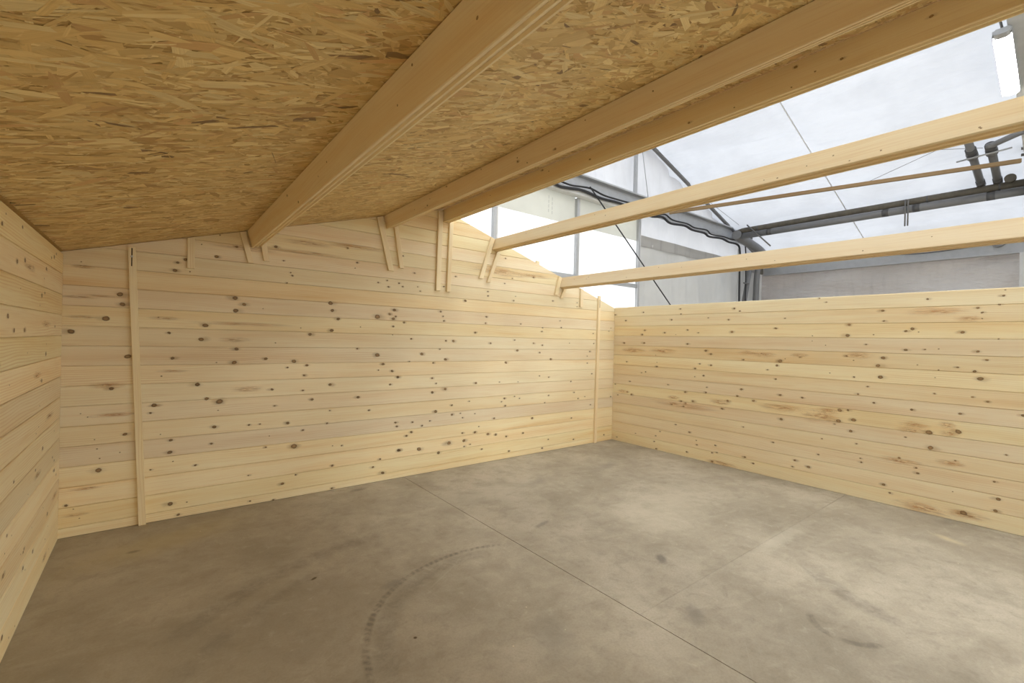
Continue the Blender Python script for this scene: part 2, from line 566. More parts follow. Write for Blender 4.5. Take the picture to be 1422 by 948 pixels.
# ------------------------------------------------------------------ the floor
floor = tag(empty('floor'), 'stained concrete floor with saw-cut joints', kind='structure')
HX0, HX1, HY0, HY1 = -13.35, 13.35, -13.5, 1.4
for (x0, x1, y0, y1) in ((HX0, 2.5425, HY0, HY1), (2.5475, HX1, -2.9035, HY1), (2.5475, HX1, HY0, -2.9065)):
    link('slab', MB().bar((x0, (y0 + y1) / 2, -0.06), (x1, (y0 + y1) / 2, -0.06), (0, 1, 0), (0, 0, 1),
                          chamfer(y1 - y0, 0.12, 0.002)).build('slab'), M['concrete'], floor)
link('joint_bed', MB().box((HX0, HY0, -0.14), (HX1, HY1, -0.121)).build('joint_bed'), M['joint'], floor)
for (x0, x1, y0, y1) in ((2.5425, 2.5475, HY0, HY1), (2.5475, HX1, -2.9065, -2.9035)):
    link('joint_filler', MB().box((x0, y0, -0.02), (x1, y1, -0.004 if y1 > 0 else -0.0008)).build('joint_filler'), M['joint'] if y1 > 0 else M['concrete'], floor)


# ------------------------------------------------------------------ plank walls
def plank_mesh(levels, c=0.0035):
    """levels: [(z, x_left, x_right, inset)] from bottom to top; front face on y = inset, back on y = T"""
    mb = MB()
    q = []
    for z, xl, xr, i in levels:
        q.append((Vector((xl, i, z)), Vector((xr, i, z)), Vector((xl, T, z)), Vector((xr, T, z))))
    uv = lambda p, k=0.0: (p[0], p[2] + k)
    for a, b in zip(q[:-1], q[1:]):
        mb.face([a[0], a[1], b[1], b[0]], [uv(a[0]), uv(a[1]), uv(b[1]), uv(b[0])])
        mb.face([a[3], a[2], b[2], b[3]], [uv(a[3], .5), uv(a[2], .5), uv(b[2], .5), uv(b[3], .5)])
        mb.face([a[2], a[0], b[0], b[2]], [(0.1 * p[1], p[2]) for p in (a[2], a[0], b[0], b[2])])
        mb.face([a[1], a[3], b[3], b[1]], [(0.1 * p[1] + 4, p[2]) for p in (a[1], a[3], b[3], b[1])])
    for r, s in ((q[0], 1), (q[-1], 0)):
        pts = [r[0], r[2], r[3], r[1]]
        mb.face(pts if s else pts[::-1], [(p[0], p[1]) for p in (pts if s else pts[::-1])])
    return mb.build('plank')


def straight_levels(z0, z1, x0, x1, c=0.0035):
    return [(z0, x0, x1, .009), (z0 + .0017, x0, x1, .009), (z0 + .0018, x0, x1, .0025), (z0 + .0045, x0, x1, 0), (z1 - .0045, x0, x1, 0), (z1 - .0018, x0, x1, .0025), (z1 - .0017, x0, x1, .009), (z1, x0, x1, .009)]


wall_back = tag(empty('wall_back'), 'gable wall of pale knotty pine planks', kind='structure')
gl = lambda z: max(-T, (z - 1.975) / SL)
gr = lambda z: min(W + T, W - (z - 1.945) / SR)
edges = [0.0] + [H * (k + 0.49) for k in range(20)] + [2.83]
for z0, z1 in zip(edges[:-1], edges[1:]):
    if z1 < 1.92:
        lv = straight_levels(z0, z1, gl(0), gr(0))
    else:
        zi = [(z, i) for z, _, _, i in straight_levels(z0, z1, 0, 0)] + [(z, 0) for z in (1.9315, 1.962) if z0 + .005 < z < z1 - .005]
        lv = [(z, gl(z), gr(z), i) for z, i in sorted(zi)]
    link('plank', plank_mesh(lv), M['plank'], wall_back)

wall_right = tag(empty('wall_right', (W, 0, 0), -math.pi / 2), 'low pine plank wall open to the hall above', kind='structure')
LEN = -YF
pm = plank_mesh(straight_levels(0, H, 0.0015, LEN))
for k in range(13):
    link('plank', pm, M['plank'], wall_right, (0, 0, H * k))
link('plank', plank_mesh(straight_levels(0, 0.1335, 0.0015, LEN)), M['plank'], wall_right, (0, 0, H * 13))

wall_left = tag(empty('wall_left', (0, YF, 0), math.pi / 2), 'pine plank wall under the low edge of the roof', kind='structure')
pm2 = plank_mesh(straight_levels(0, H, 0, LEN - 0.0015))
for k in range(14):
    link('plank', pm2, M['plank'], wall_left, (0, 0, H * k))

# knots and resin streaks in the wood of a wall, in the wall's own frame
def knots(parent, cores, streaks, dark):
    rnd = random.Random(len(cores))
    V, F, UV, TONE, SEED, MI = [], [], [], [], [], []

    def disc(x, z, rx, rz, y, tone, mi, n=14, tilt=0.0):
        b = len(V)
        sd = rnd.random()
        ct, st = math.cos(tilt), math.sin(tilt)
        for k in range(n):
            a = 2 * math.pi * k / n
            dx, dz = rx * math.cos(a), rz * math.sin(a)
            V.append((x + dx * ct - dz * st, y, z + dx * st + dz * ct))
            UV.append((math.cos(a) * 1.08, math.sin(a) * 1.08))
            TONE.append(tone)
            SEED.append(sd)
        F.append(tuple(range(b, b + n)))
        MI.append(mi)

    for x, z, rx, rz in streaks:
        disc(x, z, rx * 1.5, rz * 1.35, -0.0002, 0.5, 2, 16)
    for i, (x, z, r) in enumerate(cores):
        r = max(r, 0.0045)
        sd = rnd.random()
        if r > 0.007:
            disc(x + rnd.uniform(-1, 1) * r, z, r * rnd.uniform(2.6, 4.2), r * rnd.uniform(1.4, 1.9), -0.0004, 0.5, 1, 14, rnd.uniform(-.06, .06))
        big = min(1.0, max(0.0, (r - 0.012) / 0.012))
        tone = min(1.0, max(0.0, dark + 0.5 * big + (0.4 if r < 0.0085 else 0.0) + rnd.uniform(-.2, .25)))
        disc(x, z, r * rnd.uniform(1.05, 1.3), r * rnd.uniform(0.85, 1.0), -0.0006, tone, 0, 14, rnd.uniform(-.4, .4))
    me = bpy.data.meshes.new('knots')
    me.from_pydata(V, [], F)
    l = me.uv_layers.new(name='UVMap')
    l.data.foreach_set('uv', [c for lp in me.loops for c in UV[lp.vertex_index]])
    for nm, vals in (('tone', TONE), ('seed', SEED)):
        at = me.attributes.new(nm, 'FLOAT', 'POINT')
        at.data.foreach_set('value', vals)
    for k in ('knot', 'halo', 'streak'):
        me.materials.append(M[k])
    me.polygons.foreach_set('material_index', MI)
    me.update()
    return tag(link('knots', me, None, parent), kind='stuff')


GABLE_KNOTS = [(0.298,1.705,0.0194), (0.313,1.634,0.0177), (0.225,1.526,0.0217), (0.046,1.428,0.0202), (0.817,1.5,0.0193), (0.587,1.434,0.0112), (0.79,1.388,0.0173), (0.631,1.976,0.0112), (0.679,2.006,0.0141), (0.881,2.055,0.0146), (0.615,1.914,0.0149), (0.521,1.549,0.0055), (0.709,1.915,0.0066), (0.09,1.915,0.0034), (0.902,2.231,0.0068), (0.781,2.138,0.0057), (0.348,1.255,0.0196), (0.611,1.24,0.014), (0.773,1.031,0.0173), (0.835,0.915,0.0156), (0.922,0.887,0.0217), (0.506,0.886,0.0165), (0.262,1.023,0.0149), (0.341,0.685,0.0134), (0.89,0.684,0.0148), (0.611,0.61,0.0122), (0.606,0.517,0.015), (0.873,0.551,0.0098), (0.191,0.597,0.0052), (0.315,0.556,0.0053), (0.177,0.665,0.0043), (0.102,0.855,0.0043), (0.139,0.828,0.0043), (0.547,0.661,0.0046), (0.896,1.203,0.0059), (0.546,1.104,0.0065), (0.914,0.816,0.0059), (0.485,0.829,0.0092), (0.206,0.527,0.0052), (0.202,0.443,0.0191), (0.616,0.119,0.0179), (0.72,0.111,0.0057), (0.667,0.024,0.0114), (0.075,0.193,0.0043), (0.107,0.122,0.0043), (0.038,0.225,0.0101), (0.77,0.393,0.0096), (0.492,0.401,0.0073), (0.627,0.444,0.0056), (1.017,1.732,0.02), (1.081,1.684,0.0162), (1.021,1.63,0.02), (1.222,1.657,0.0052), (1.446,1.962,0.0096), (1.432,1.987,0.0075), (1.776,1.742,0.0202), (1.794,1.675,0.018), (1.849,1.599,0.0159), (2.226,1.639,0.0264), (2.402,1.716,0.0172), (2.354,1.672,0.0134), (2.419,1.651,0.0111), (2.394,1.627,0.0172), (2.396,1.549,0.0111), (2.061,1.532,0.007), (1.793,1.49,0.0169), (1.603,1.449,0.0165), (1.31,2.197,0.0136), (1.02,2.154,0.01), (1.373,2.085,0.0074), (1.923,2.273,0.0115), (2.015,2.147,0.0105), (1.997,2.092,0.007), (2.321,2.006,0.0085), (2.228,1.977,0.0096), (2.335,1.944,0.0109), (1.404,1.894,0.0074), (1.314,2.313,0.0084), (2.447,1.992,0.0086), (1.524,1.504,0.0054), (1.034,1.313,0.0161), (1.02,1.202,0.018), (1.251,1.231,0.0146), (1.473,1.207,0.0183), (2.236,1.26,0.0229), (1.305,0.966,0.0126), (1.553,0.945,0.0087), (1.788,0.987,0.0136), (1.634,0.859,0.0122), (2.053,0.854,0.0153), (2.375,0.963,0.0135), (2.455,1.036,0.0137), (1.326,0.823,0.0084), (1.79,0.746,0.0079), (2.163,0.72,0.0096), (1.135,0.676,0.0092), (1.217,0.675,0.0073), (1.435,0.663,0.014), (1.561,0.587,0.0099), (1.323,1.368,0.0063), (2.034,1.322,0.0094), (2.39,1.464,0.0061), (1.423,1.153,0.0086), (1.582,1.17,0.0131), (1.56,1.08,0.0109), (2.297,1.17,0.0146), (2.251,1.111,0.0084), (2.394,1.098,0.0148), (2.441,0.573,0.0124), (2.457,0.532,0.0124), (1.769,0.629,0.0102), (1.489,0.452,0.026), (1.402,0.134,0.0139), (1.508,0.195,0.0087), (1.823,0.228,0.0114), (2.216,0.153,0.0133), (2.318,0.081,0.0171), (1.825,0.016,0.0103), (1.332,0.007,0.0085), (1.156,0.031,0.0082), (2.482,0.285,0.0175), (2.289,0.222,0.011), (1.906,0.405,0.0081), (1.823,0.414,0.0057), (1.291,0.566,0.0053), (1.265,0.472,0.0084), (1.138,0.251,0.0072), (2.594,1.428,0.0126), (2.51,1.595,0.0137), (3.007,1.415,0.012), (3.101,1.413,0.0175), (3.388,1.515,0.0139), (3.609,1.397,0.0129), (2.967,1.68,0.0093), (2.976,1.631,0.0119), (2.934,1.731,0.0145), (3.539,1.704,0.0113), (3.529,1.629,0.0113), (4.06,1.641,0.0105), (4.415,1.559,0.0109), (4.42,1.607,0.0094), (3.97,1.44,0.0104), (4.277,1.405,0.0108), (4.427,1.382,0.0125), (2.936,1.322,0.0092), (2.616,2.112,0.0101), (2.654,1.973,0.0076), (2.684,1.93,0.0089), (2.488,1.96,0.0087), (2.449,1.99,0.0086), (2.966,2.004,0.0106), (3.111,2.13,0.0107), (3.246,1.87,0.0164), (3.555,1.949,0.0113), (3.553,1.999,0.0099), (3.94,1.92,0.0133), (3.965,1.975,0.0074), (3.796,2.117,0.0102), (2.482,2.273,0.0099), (3.91,2.189,0.0088), (4.59,1.964,0.0095), (3.799,2.418,0.0116), (4.249,2.238,0.0138), (2.719,1.271,0.0193), (3.005,1.212,0.0173), (2.582,1.193,0.0076), (4.58,1.201,0.0175), (4.016,1.313,0.018), (4.386,1.287,0.0125), (2.857,1.175,0.0118), (2.456,1.034,0.0137), (2.849,1.011,0.0118), (2.899,0.952,0.0092), (3.414,0.936,0.0154), (3.013,0.886,0.0174), (2.855,0.858,0.017), (3.101,0.703,0.0122), (2.901,0.649,0.0198), (3.331,0.732,0.0083), (3.832,0.733,0.0132), (3.789,0.696,0.0088), (3.991,0.748,0.009), (4.069,0.72,0.0091), (3.847,0.643,0.0133), (3.104,0.598,0.0135), (3.214,0.604,0.0082), (3.244,0.552,0.0096), (3.409,0.584,0.0084), (3.686,0.506,0.013), (2.631,0.559,0.0102), (2.832,0.554,0.0091), (2.743,0.511,0.0103), (2.566,0.424,0.0126), (2.62,0.456,0.014), (3.467,0.43,0.0085), (3.415,0.369,0.0155), (3.246,0.378,0.011), (3.269,0.29,0.0193), (3.075,0.286,0.0243), (2.712,0.266,0.0232), (2.482,0.284,0.0175), (2.946,0.196,0.0186), (3.518,0.162,0.0114), (3.274,0.223,0.0111), (3.356,0.238,0.0084), (3.92,0.085,0.0134), (3.715,0.309,0.016), (3.599,0.329,0.0172), (3.872,0.27,0.0148), (4.139,0.282,0.0122), (4.575,0.152,0.0096), (4.393,0.989,0.0094), (4.549,0.966,0.0095), (3.751,0.934,0.0073), (4.038,0.926,0.0075), (4.557,0.728,0.0111), (4.284,0.455,0.0155), (3.841,1.166,0.0176), (5.329,1.304,0.0129), (5.409,1.418,0.0104), (5.394,1.559,0.0091), (4.761,1.62,0.0109), (4.734,1.71,0.0097), (4.919,1.416,0.0074), (5.051,1.918,0.0087), (5.054,1.971,0.0087), (4.593,1.964,0.0083), (5.733,1.603,0.008), (5.777,1.649,0.008), (5.28,1.239,0.0077), (5.28,1.141,0.0103), (4.965,0.896,0.0121), (5.034,0.743,0.0109), (5.113,0.653,0.0123), (5.385,0.989,0.0112), (5.374,0.55,0.0112), (5.041,0.097,0.0109), (5.676,0.089,0.013), (4.139,0.281,0.0112), (5.808,0.639,0.0117), (4.994,0.394,0.0108), (4.466,0.051,0.0141), (4.491,0.637,0.0116), (5.252,0.671,0.0083)]
RIGHT_KNOTS = [(-0.01,1.848,0.0135), (-0.506,1.869,0.0113), (-1.073,1.895,0.0105), (-1.08,1.828,0.0092), (-1.77,1.872,0.0119), (-1.834,1.84,0.0106), (-0.209,1.759,0.0132), (-0.948,1.757,0.0134), (-0.495,1.558,0.0141), (-0.535,1.618,0.0127), (-0.849,1.586,0.0135), (-1.179,1.622,0.0117), (-1.748,1.597,0.0167), (-1.329,1.586,0.0076), (-1.015,1.561,0.0066), (-0.189,1.435,0.0176), (-0.531,1.442,0.0169), (-1.183,1.442,0.0155), (-1.43,1.365,0.0163), (-1.496,1.325,0.0149), (-1.891,1.276,0.0105), (-1.356,1.198,0.0101), (-1.502,1.189,0.0136), (-1.295,1.136,0.0127), (-1.409,1.055,0.0125), (-0.238,1.166,0.0102), (-0.743,1.126,0.0123), (-0.741,1.184,0.0069), (-0.564,1.042,0.0112), (-0.497,1.025,0.0085), (-0.305,0.889,0.0101), (-0.917,0.898,0.0094), (-1.453,0.915,0.0087), (-1.874,0.932,0.0141), (-0.041,0.826,0.0104), (-1.293,1.033,0.0076), (-0.721,1.28,0.0069), (-1.449,1.77,0.0075), (-1.704,1.742,0.012), (-1.717,0.78,0.0144), (-2.012,0.816,0.0161), (-1.651,0.678,0.0133), (-1.274,0.721,0.0153), (-1.168,0.826,0.0155), (-1.445,0.85,0.0137), (-1.114,0.703,0.013), (-1.179,0.686,0.0116), (-0.983,0.646,0.0106), (-1.15,0.641,0.0104), (-0.096,0.673,0.0104), (-0.263,0.733,0.0116), (-0.335,0.704,0.0158), (-1.048,0.39,0.0092), (-0.732,0.11,0.0096), (-0.76,0.017,0.0123), (-0.754,0.19,0.0082), (-0.816,0.26,0.0081), (-1.208,0.067,0.0116), (-1.547,0.02,0.0123), (-1.54,0.127,0.0098), (-1.604,0.141,0.0085), (-1.579,0.224,0.0098), (-1.337,0.238,0.0076), (-1.345,0.184,0.0088), (-1.933,0.158,0.0116), (-1.239,0.324,0.0128), (-0.425,0.166,0.0071), (-0.099,0.055,0.0089), (-1.908,0.501,0.0082), (-1.829,0.849,0.0142), (-2.888,1.563,0.0199), (-2.228,1.637,0.0122), (-2.248,1.231,0.0144), (-2.281,1.28,0.0198), (-3.153,1.174,0.019), (-2.949,1.159,0.0089), (-3.132,1.281,0.0191), (-3.168,1.356,0.0151), (-2.471,1.329,0.0075), (-2.941,1.321,0.0069), (-2.746,1.184,0.0061), (-2.154,1.177,0.0079), (-2.7,1.9,0.0082), (-2.639,1.942,0.0083), (-3.158,1.797,0.0133), (-3.167,1.7,0.0095), (-3.092,1.572,0.0067), (-2.898,1.668,0.0129), (-2.583,1.558,0.0063), (-2.582,1.504,0.0063), (-3.037,1.478,0.0087), (-2.086,1.357,0.0068), (-2.33,1.308,0.0066), (-2.319,1.745,0.0077), (-2.884,1.361,0.009), (-2.241,1.081,0.0111), (-2.703,1.463,0.0062), (-2.306,0.651,0.0164), (-2.504,0.908,0.0117), (-2.291,0.911,0.0132), (-2.838,0.822,0.0171), (-2.906,0.83,0.0119), (-2.831,0.713,0.0191), (-2.954,0.742,0.0197), (-2.933,0.63,0.0158), (-3.057,1.077,0.0087), (-2.984,0.997,0.0108), (-3.108,0.928,0.0115), (-2.8,0.678,0.0071), (-2.693,0.511,0.0072), (-2.982,0.516,0.0088), (-2.028,0.107,0.0126), (-2.449,0.237,0.0128), (-2.428,0.165,0.0086), (-2.578,0.196,0.0147), (-3.015,0.382,0.0078), (-3.024,0.346,0.0097), (-2.664,0.344,0.0093), (-2.232,0.384,0.0089), (-3.697,1.596,0.0137), (-3.372,1.626,0.0155), (-3.327,1.606,0.012), (-3.809,1.212,0.02), (-3.843,1.369,0.0099), (-3.774,1.271,0.0118), (-3.672,1.298,0.0086), (-3.553,1.268,0.007), (-3.532,1.2,0.0053), (-3.469,1.889,0.0098), (-3.927,1.891,0.0098), (-3.905,1.82,0.0082), (-3.935,1.936,0.0065), (-3.905,1.542,0.0065), (-3.783,1.798,0.0109), (-3.809,1.759,0.01), (-3.809,1.709,0.0058), (-3.79,1.437,0.0117), (-3.33,1.435,0.0129), (-3.461,1.443,0.0081), (-3.413,1.304,0.0063), (-3.415,1.598,0.0054), (-3.55,1.451,0.0062), (-3.765,1.057,0.0083), (-3.854,1.029,0.0095), (-3.382,0.9,0.012), (-3.694,0.908,0.0113), (-3.502,0.717,0.022), (-3.687,0.754,0.0226), (-3.515,0.584,0.0204), (-3.344,0.646,0.0075), (-3.965,0.617,0.008), (-3.673,0.506,0.0085), (-3.435,0.341,0.0119), (-3.424,0.386,0.0089), (-3.903,0.388,0.0094), (-3.928,0.253,0.0147), (-3.914,0.155,0.0134), (-3.731,0.08,0.0209), (-3.243,0.113,0.0108), (-3.198,0.177,0.0124), (-3.662,0.24,0.0057), (-3.304,0.449,0.0106), (-3.531,1.06,0.0073), (-4.049,0.944,0.0118)]
RIGHT_STREAKS = [(-2.305,0.775,0.208,0.047), (-2.678,0.736,0.173,0.066), (-2.74,0.803,0.086,0.036), (-3.404,0.765,0.096,0.032), (-3.381,0.716,0.097,0.026), (-3.615,0.799,0.053,0.031), (-3.63,0.728,0.062,0.031), (-0.186,0.735,0.102,0.031), (-1,0.735,0.083,0.028), (-1.106,0.654,0.432,0.046), (-1.626,0.755,0.121,0.035), (-0.357,1.337,0.193,0.041), (-0.822,1.342,0.193,0.039), (-1.948,1.356,0.118,0.025), (-2.105,1.345,0.12,0.032), (-2.967,1.373,0.102,0.035), (-2.466,1.352,0.081,0.023), (-3.312,0.422,0.148,0.033), (-3.644,0.478,0.087,0.031), (-3.468,0.042,0.184,0.051), (-3.74,0.065,0.125,0.036), (-1.645,0.022,0.171,0.034), (-2.062,-0.037,0.188,0.04), (-3.527,1.779,0.18,0.038), (-3.729,1.712,0.084,0.024)]
GABLE_STREAKS = [(1.971,2.296,0.284,0.027), (1.583,2.266,0.188,0.026), (1.525,2.18,0.38,0.019), (0.065,1.669,0.111,0.012), (0.195,1.684,0.117,0.01), (0.104,1.531,0.082,0.013), (0.099,1.883,0.059,0.015), (0.266,0.832,0.12,0.016), (0.305,0.834,0.101,0.016), (0.51,0.883,0.043,0.011), (1.126,0.978,0.108,0.024), (1.015,1.387,0.104,0.024), (1.09,1.52,0.33,0.018), (0.243,1.047,0.099,0.026), (0.14,0.325,0.083,0.013), (0.087,0.148,0.067,0.013), (3.783,2.232,0.396,0.034), (3.675,2.263,0.329,0.034), (4.24,2.254,0.309,0.027), (0.564,1.543,0.089,0.014), (0.615,1.141,0.09,0.011), (1.078,2.148,0.215,0.018)]

knots(wall_back, GABLE_KNOTS, GABLE_STREAKS, 0.0)
knots(wall_right, [(-y, z, r) for y, z, r in RIGHT_KNOTS], [(-y, z, a, b) for y, z, a, b in RIGHT_STREAKS], 0.32)
_r = random.Random(3)
lk = []
for k in range(14):
    for _ in range(9):
        lk.append((_r.uniform(2.2, 5.8), H * (k + _r.uniform(.2, .8)), _r.choice((0.005, 0.006, 0.009, 0.013))))
knots(wall_left, lk, [(_r.uniform(4.2, 5.7), H * (k + 0.5), _r.uniform(.05, .14), 0.02) for k in range(0, 14, 2)], 0.25)

# ------------------------------------------------------------------ the roof sheathing
ceiling = tag(empty('ceiling'), 'sloping ceiling of oriented strand board', kind='structure')
cs, sn = math.cos(math.atan(SL)), math.sin(math.atan(SL))
mb = MB()
p_in, p_out = (-0.25, roof_l(-0.25)), (2.965, roof_l(2.965))
th = 0.018
sec = [p_in, p_out, (p_out[0] - sn * th, p_out[1] + cs * th), (p_in[0] - sn * th, p_in[1] + cs * th)]
mb.bar((0, YF - 0.2, 0), (0, 0.25, 0), (1, 0, 0), (0, 0, 1), sec)
link('strand_board', mb.build('strand_board'), M['osb'], ceiling)


def strands():
    rng = np.random.default_rng(11)
    n = 38000
    L = (2.925) / cs
    s = rng.uniform(0.0, L, n)                 # up the slope
    y = rng.uniform(-5.2, -0.002, n)
    ln = rng.gamma(3.0, 0.030, n).clip(0.015, 0.24)
    wd = rng.gamma(2.2, 0.0088, n).clip(0.003, 0.06)
    wd = np.minimum(wd, ln * 0.45)
    an = rng.normal(0, 0.42, n)
    wild = rng.random(n) < 0.13
    an[wild] = rng.uniform(-1.57, 1.57, wild.sum())
    dep = rng.uniform(0.0002, 0.0016, n)
    # six-cornered slivers with ragged ends
    k1, k2, k3, k4 = (rng.uniform(0.25, 0.95, n) for _ in range(4))
    e1, e2 = rng.uniform(-.5, .5, n), rng.uniform(-.5, .5, n)
    pu = np.stack([-ln / 2, -ln / 2 * k1, ln / 2 * k2, ln / 2, ln / 2 * k3, -ln / 2 * k4], 1)
    pv = np.stack([wd * e1, -wd / 2, -wd / 2, wd * e2, wd / 2, wd / 2], 1)
    ca, sa = np.cos(an)[:, None], np.sin(an)[:, None]
    S = s[:, None] + pu * ca - pv * sa
    Yv = y[:, None] + pu * sa + pv * ca
    S = S.clip(0.0005, L)
    Yv = Yv.clip(-5.3, -0.001)
    D = dep[:, None] + np.zeros_like(S)
    X = S * cs + D * sn
    Z = 1.979 + S * sn - D * cs
    co = np.stack([X, Yv, Z], 2).reshape(-1, 3).astype(np.float32)
    me = bpy.data.meshes.new('strands')
    me.vertices.add(n * 6)
    me.vertices.foreach_set('co', co.ravel())
    me.loops.add(n * 6)
    me.loops.foreach_set('vertex_index', np.arange(n * 6, dtype=np.int32))
    me.polygons.add(n)
    me.polygons.foreach_set('loop_start', np.arange(0, n * 6, 6, dtype=np.int32))
    me.update(calc_edges=True)
    pal = np.array([(0.80, 0.60, 0.27), (0.74, 0.53, 0.22), (0.87, 0.70, 0.36), (0.66, 0.45, 0.18), (0.69, 0.44, 0.19), (0.53, 0.33, 0.125), (0.26, 0.155, 0.065)])
    pick = rng.choice(len(pal), n, p=[.30, .26, .19, .12, .07, .05, .01])
    tint = pal[pick] * rng.uniform(0.88, 1.10, (n, 1))
    tint = np.concatenate([tint.clip(0, 1), np.ones((n, 1))], 1)
    ca_ = me.color_attributes.new('tint', 'FLOAT_COLOR', 'POINT')
    ca_.data.foreach_set('color', np.repeat(tint, 6, 0).astype(np.float32).ravel())
    uv = me.uv_layers.new(name='UVMap')
    off = rng.uniform(0, 50, (n, 1))
    uv.data.foreach_set('uv', np.stack([pu + off, pv + off], 2).reshape(-1).astype(np.float32))
    return tag(link('strands', me, M['strand'], ceiling), kind='stuff')


strands()


# ------------------------------------------------------------------ purlins
def purlin(name, top_left, side, label, ht=0.138, wd=0.074):
    """top_left: (x, z) of the upper left edge; side -1 left slope, 0 ridge, 1 right slope"""
    t = {-1: math.atan(SL), 0: 0.0, 1: -math.atan(SR)}[side]
    A = Vector((math.cos(t), 0, math.sin(t)))
    B = Vector((-math.sin(t), 0, math.cos(t)))
    g = 0.009
    sec = [(0, 0), (0, -ht + .003), (.003, -ht), (.013, -ht), (.016, -ht + g), (.030, -ht + g), (.033, -ht), (.042, -ht),
           (.045, -ht + g), (.060, -ht + g), (.063, -ht), (wd - .003, -ht), (wd, -ht + .003), (wd, 0)]
    mb = MB()
    mb.bar((top_left[0], YF + 0.002, top_left[1]), (top_left[0], -0.001, top_left[1]), A, B, sec)
    o = tag(link(name, mb.build(name), M['beam']), label, 'roof beam', 'roof beams running front to back')
    rk = random.Random(int(top_left[0] * 1000))
    ks = [(rk.uniform(.2, 4.2), rk.uniform(-ht + .015, -.012), rk.choice((.0035, .0045, .0055, .0075))) for _ in range(12)]
    d = knots(o, ks, [], 0.45)
    m = Matrix((A.cross(B), A, B)).transposed().to_4x4()
    m.translation = Vector((top_left[0], 0, top_left[1]))
    d.matrix_local = m
    return o



purlin('roof_beam', (1.0905, roof_l(1.0905) - .004), -1, 'pine roof beam crossing the strand board ceiling, nearest the left wall')
purlin('roof_beam', (2.268, roof_l(2.268) - .004), -1, 'pine roof beam at the right of the strand board, left of the ridge beam', 0.125)
purlin('roof_beam', (2.932, 2.834), 0, 'upright ridge beam along the open right edge of the strand board ceiling')
purlin('roof_beam', (3.628, roof_r(3.628) - .004), 1, 'upper of the two bare pine beams spanning the open roof')
purlin('roof_beam', (4.738, roof_r(4.738) - .004), 1, 'lower of the two bare pine beams, above the low right wall')


# ------------------------------------------------------------------ battens on the gable
def batten(label, bl, tl, wd, th=0.026, y1=-0.0007, group='battens on the gable wall', name='batten', chop=None):
    """bl, tl: (x, z) of the lower left and upper left corner; ends cut level, or along the roof when chop is a slope"""
    mb = MB()
    c = 0.0015
    (x0, z0), (x1, z1) = bl, tl
    L = math.hypot(x1 - x0, z1 - z0)
    y0 = y1 - th
    dz = (chop or 0) * wd
    base = math.hypot(wd, 0)

    def ring(y, i):
        return [Vector((x0 + i, y, z0 + i)), Vector((x0 + wd - i, y, z0 + i)), Vector((x1 + wd - i, y, z1 + dz - i)), Vector((x1 + i, y, z1 - i))]
    R = [ring(y1, 0), ring(y0 + c, 0), ring(y0, c)]
    uvq = [(0, 0), (0, wd), (L, wd), (L, 0)]
    for a, b in ((R[0], R[1]), (R[1], R[2])):
        for i in range(4):
            j = (i + 1) % 4
            if i in (1, 3):
                u = [(0, .1), (L, .1), (L, .12), (0, .12)] if i == 1 else [(L, .2), (0, .2), (0, .22), (L, .22)]
            else:
                u = [(0, .3), (.004, .3 + wd), (.006, .3 + wd), (.002, .3)]
            mb.face([a[i], a[j], b[j], b[i]], u)
    mb.face(R[2], uvq)
    mb.face(R[0][::-1], uvq[::-1])
    o = link(name, mb.build(name), M['batten'])
    return tag(o, label, 'batten', group)


def slot(b, x, z0, z1, screw_z, y=-0.0267):
    mb = MB().box((x - .0035, y - .0009, z0), (x + .0035, y, z1))
    link('slot', mb.build('slot'), M['slot'], b)
    if screw_z:
        mb = MB()
        mb.tube([(x, y - .001, screw_z), (x, y - .004, screw_z), (x, y - .0055, screw_z)], [.008, .008, .005], 10)
        s = link('screw', mb.build('screw'), M['zinc'], b)
        tag(s, 'zinc screw in the slot')


b = batten('full-height slotted batten at the left end of the gable wall, leaning', (.4285, .001), (.337, 2.05), .0445, chop=0.1)
slot(b, .3605, 1.914, 2.046, 1.985)
batten('short vertical batten on the gable wall beside the tall slotted one', (.690, 1.939), (.689, roof_l(.689) - .008), .047, chop=SL)
batten('short tilted batten left of the roof beam nearest the left wall', (1.101, 2.032), (1.0365, roof_l(1.0365) - .008), .0415, chop=SL)
batten('short tilted batten right of the roof beam nearest the left wall', (1.218, 2.060), (1.1695, roof_l(1.1695) - .008), .0425, chop=SL)
batten('long tilted batten left of the second roof beam', (2.324, 2.105), (2.192, roof_l(2.192) - .008), .055, chop=SL)
batten('tilted batten right of the second roof beam', (2.440, 2.144), (2.355, roof_l(2.355) - .008), .046, chop=SL)
batten('long vertical batten left of the ridge beam', (2.859, 1.953), (2.872, 2.806), .054)
batten('long vertical batten right of the ridge beam', (2.991, 1.951), (3.012, 2.800), .046)
batten('long tilted batten left of the upper bare beam in the open roof', (3.412, 2.141), (3.569, 2.632), .051, chop=-SR)
batten('tilted batten under and right of the upper bare beam', (3.523, 2.104), (3.700, 2.590), .046, chop=-SR)
batten('short tilted batten left of the lower bare beam', (4.608, 2.046), (4.677, 2.296), .053, chop=-SR)
batten('short tilted batten right of the lower bare beam', (4.716, 2.012), (4.822, 2.252), .048, chop=-SR)
batten('short vertical batten on the gable between lower bare beam and right corner', (5.093, 1.918), (5.093, 2.172), .046, chop=-SR)
b = batten('full-height batten at the right end of the gable, standing above its sloping edge', (5.444, .001), (5.466, 2.098), .046)
slot(b, 5.489, 1.93, 2.045, None)
batten('stub of wood poking above the gable edge between the two bare beams', (4.330, 2.25), (4.332, 2.462), .048, y1=T + .021, name='wood_stub')

# ------------------------------------------------------------------ the hall around the cabin
S_H = -0.3262
XE = 13.35          # eave wall of the hall
YE = 1.20           # end wall of the hall


def hall_roof(x):
    return 5.434 + S_H * (abs(x) - 8.366)


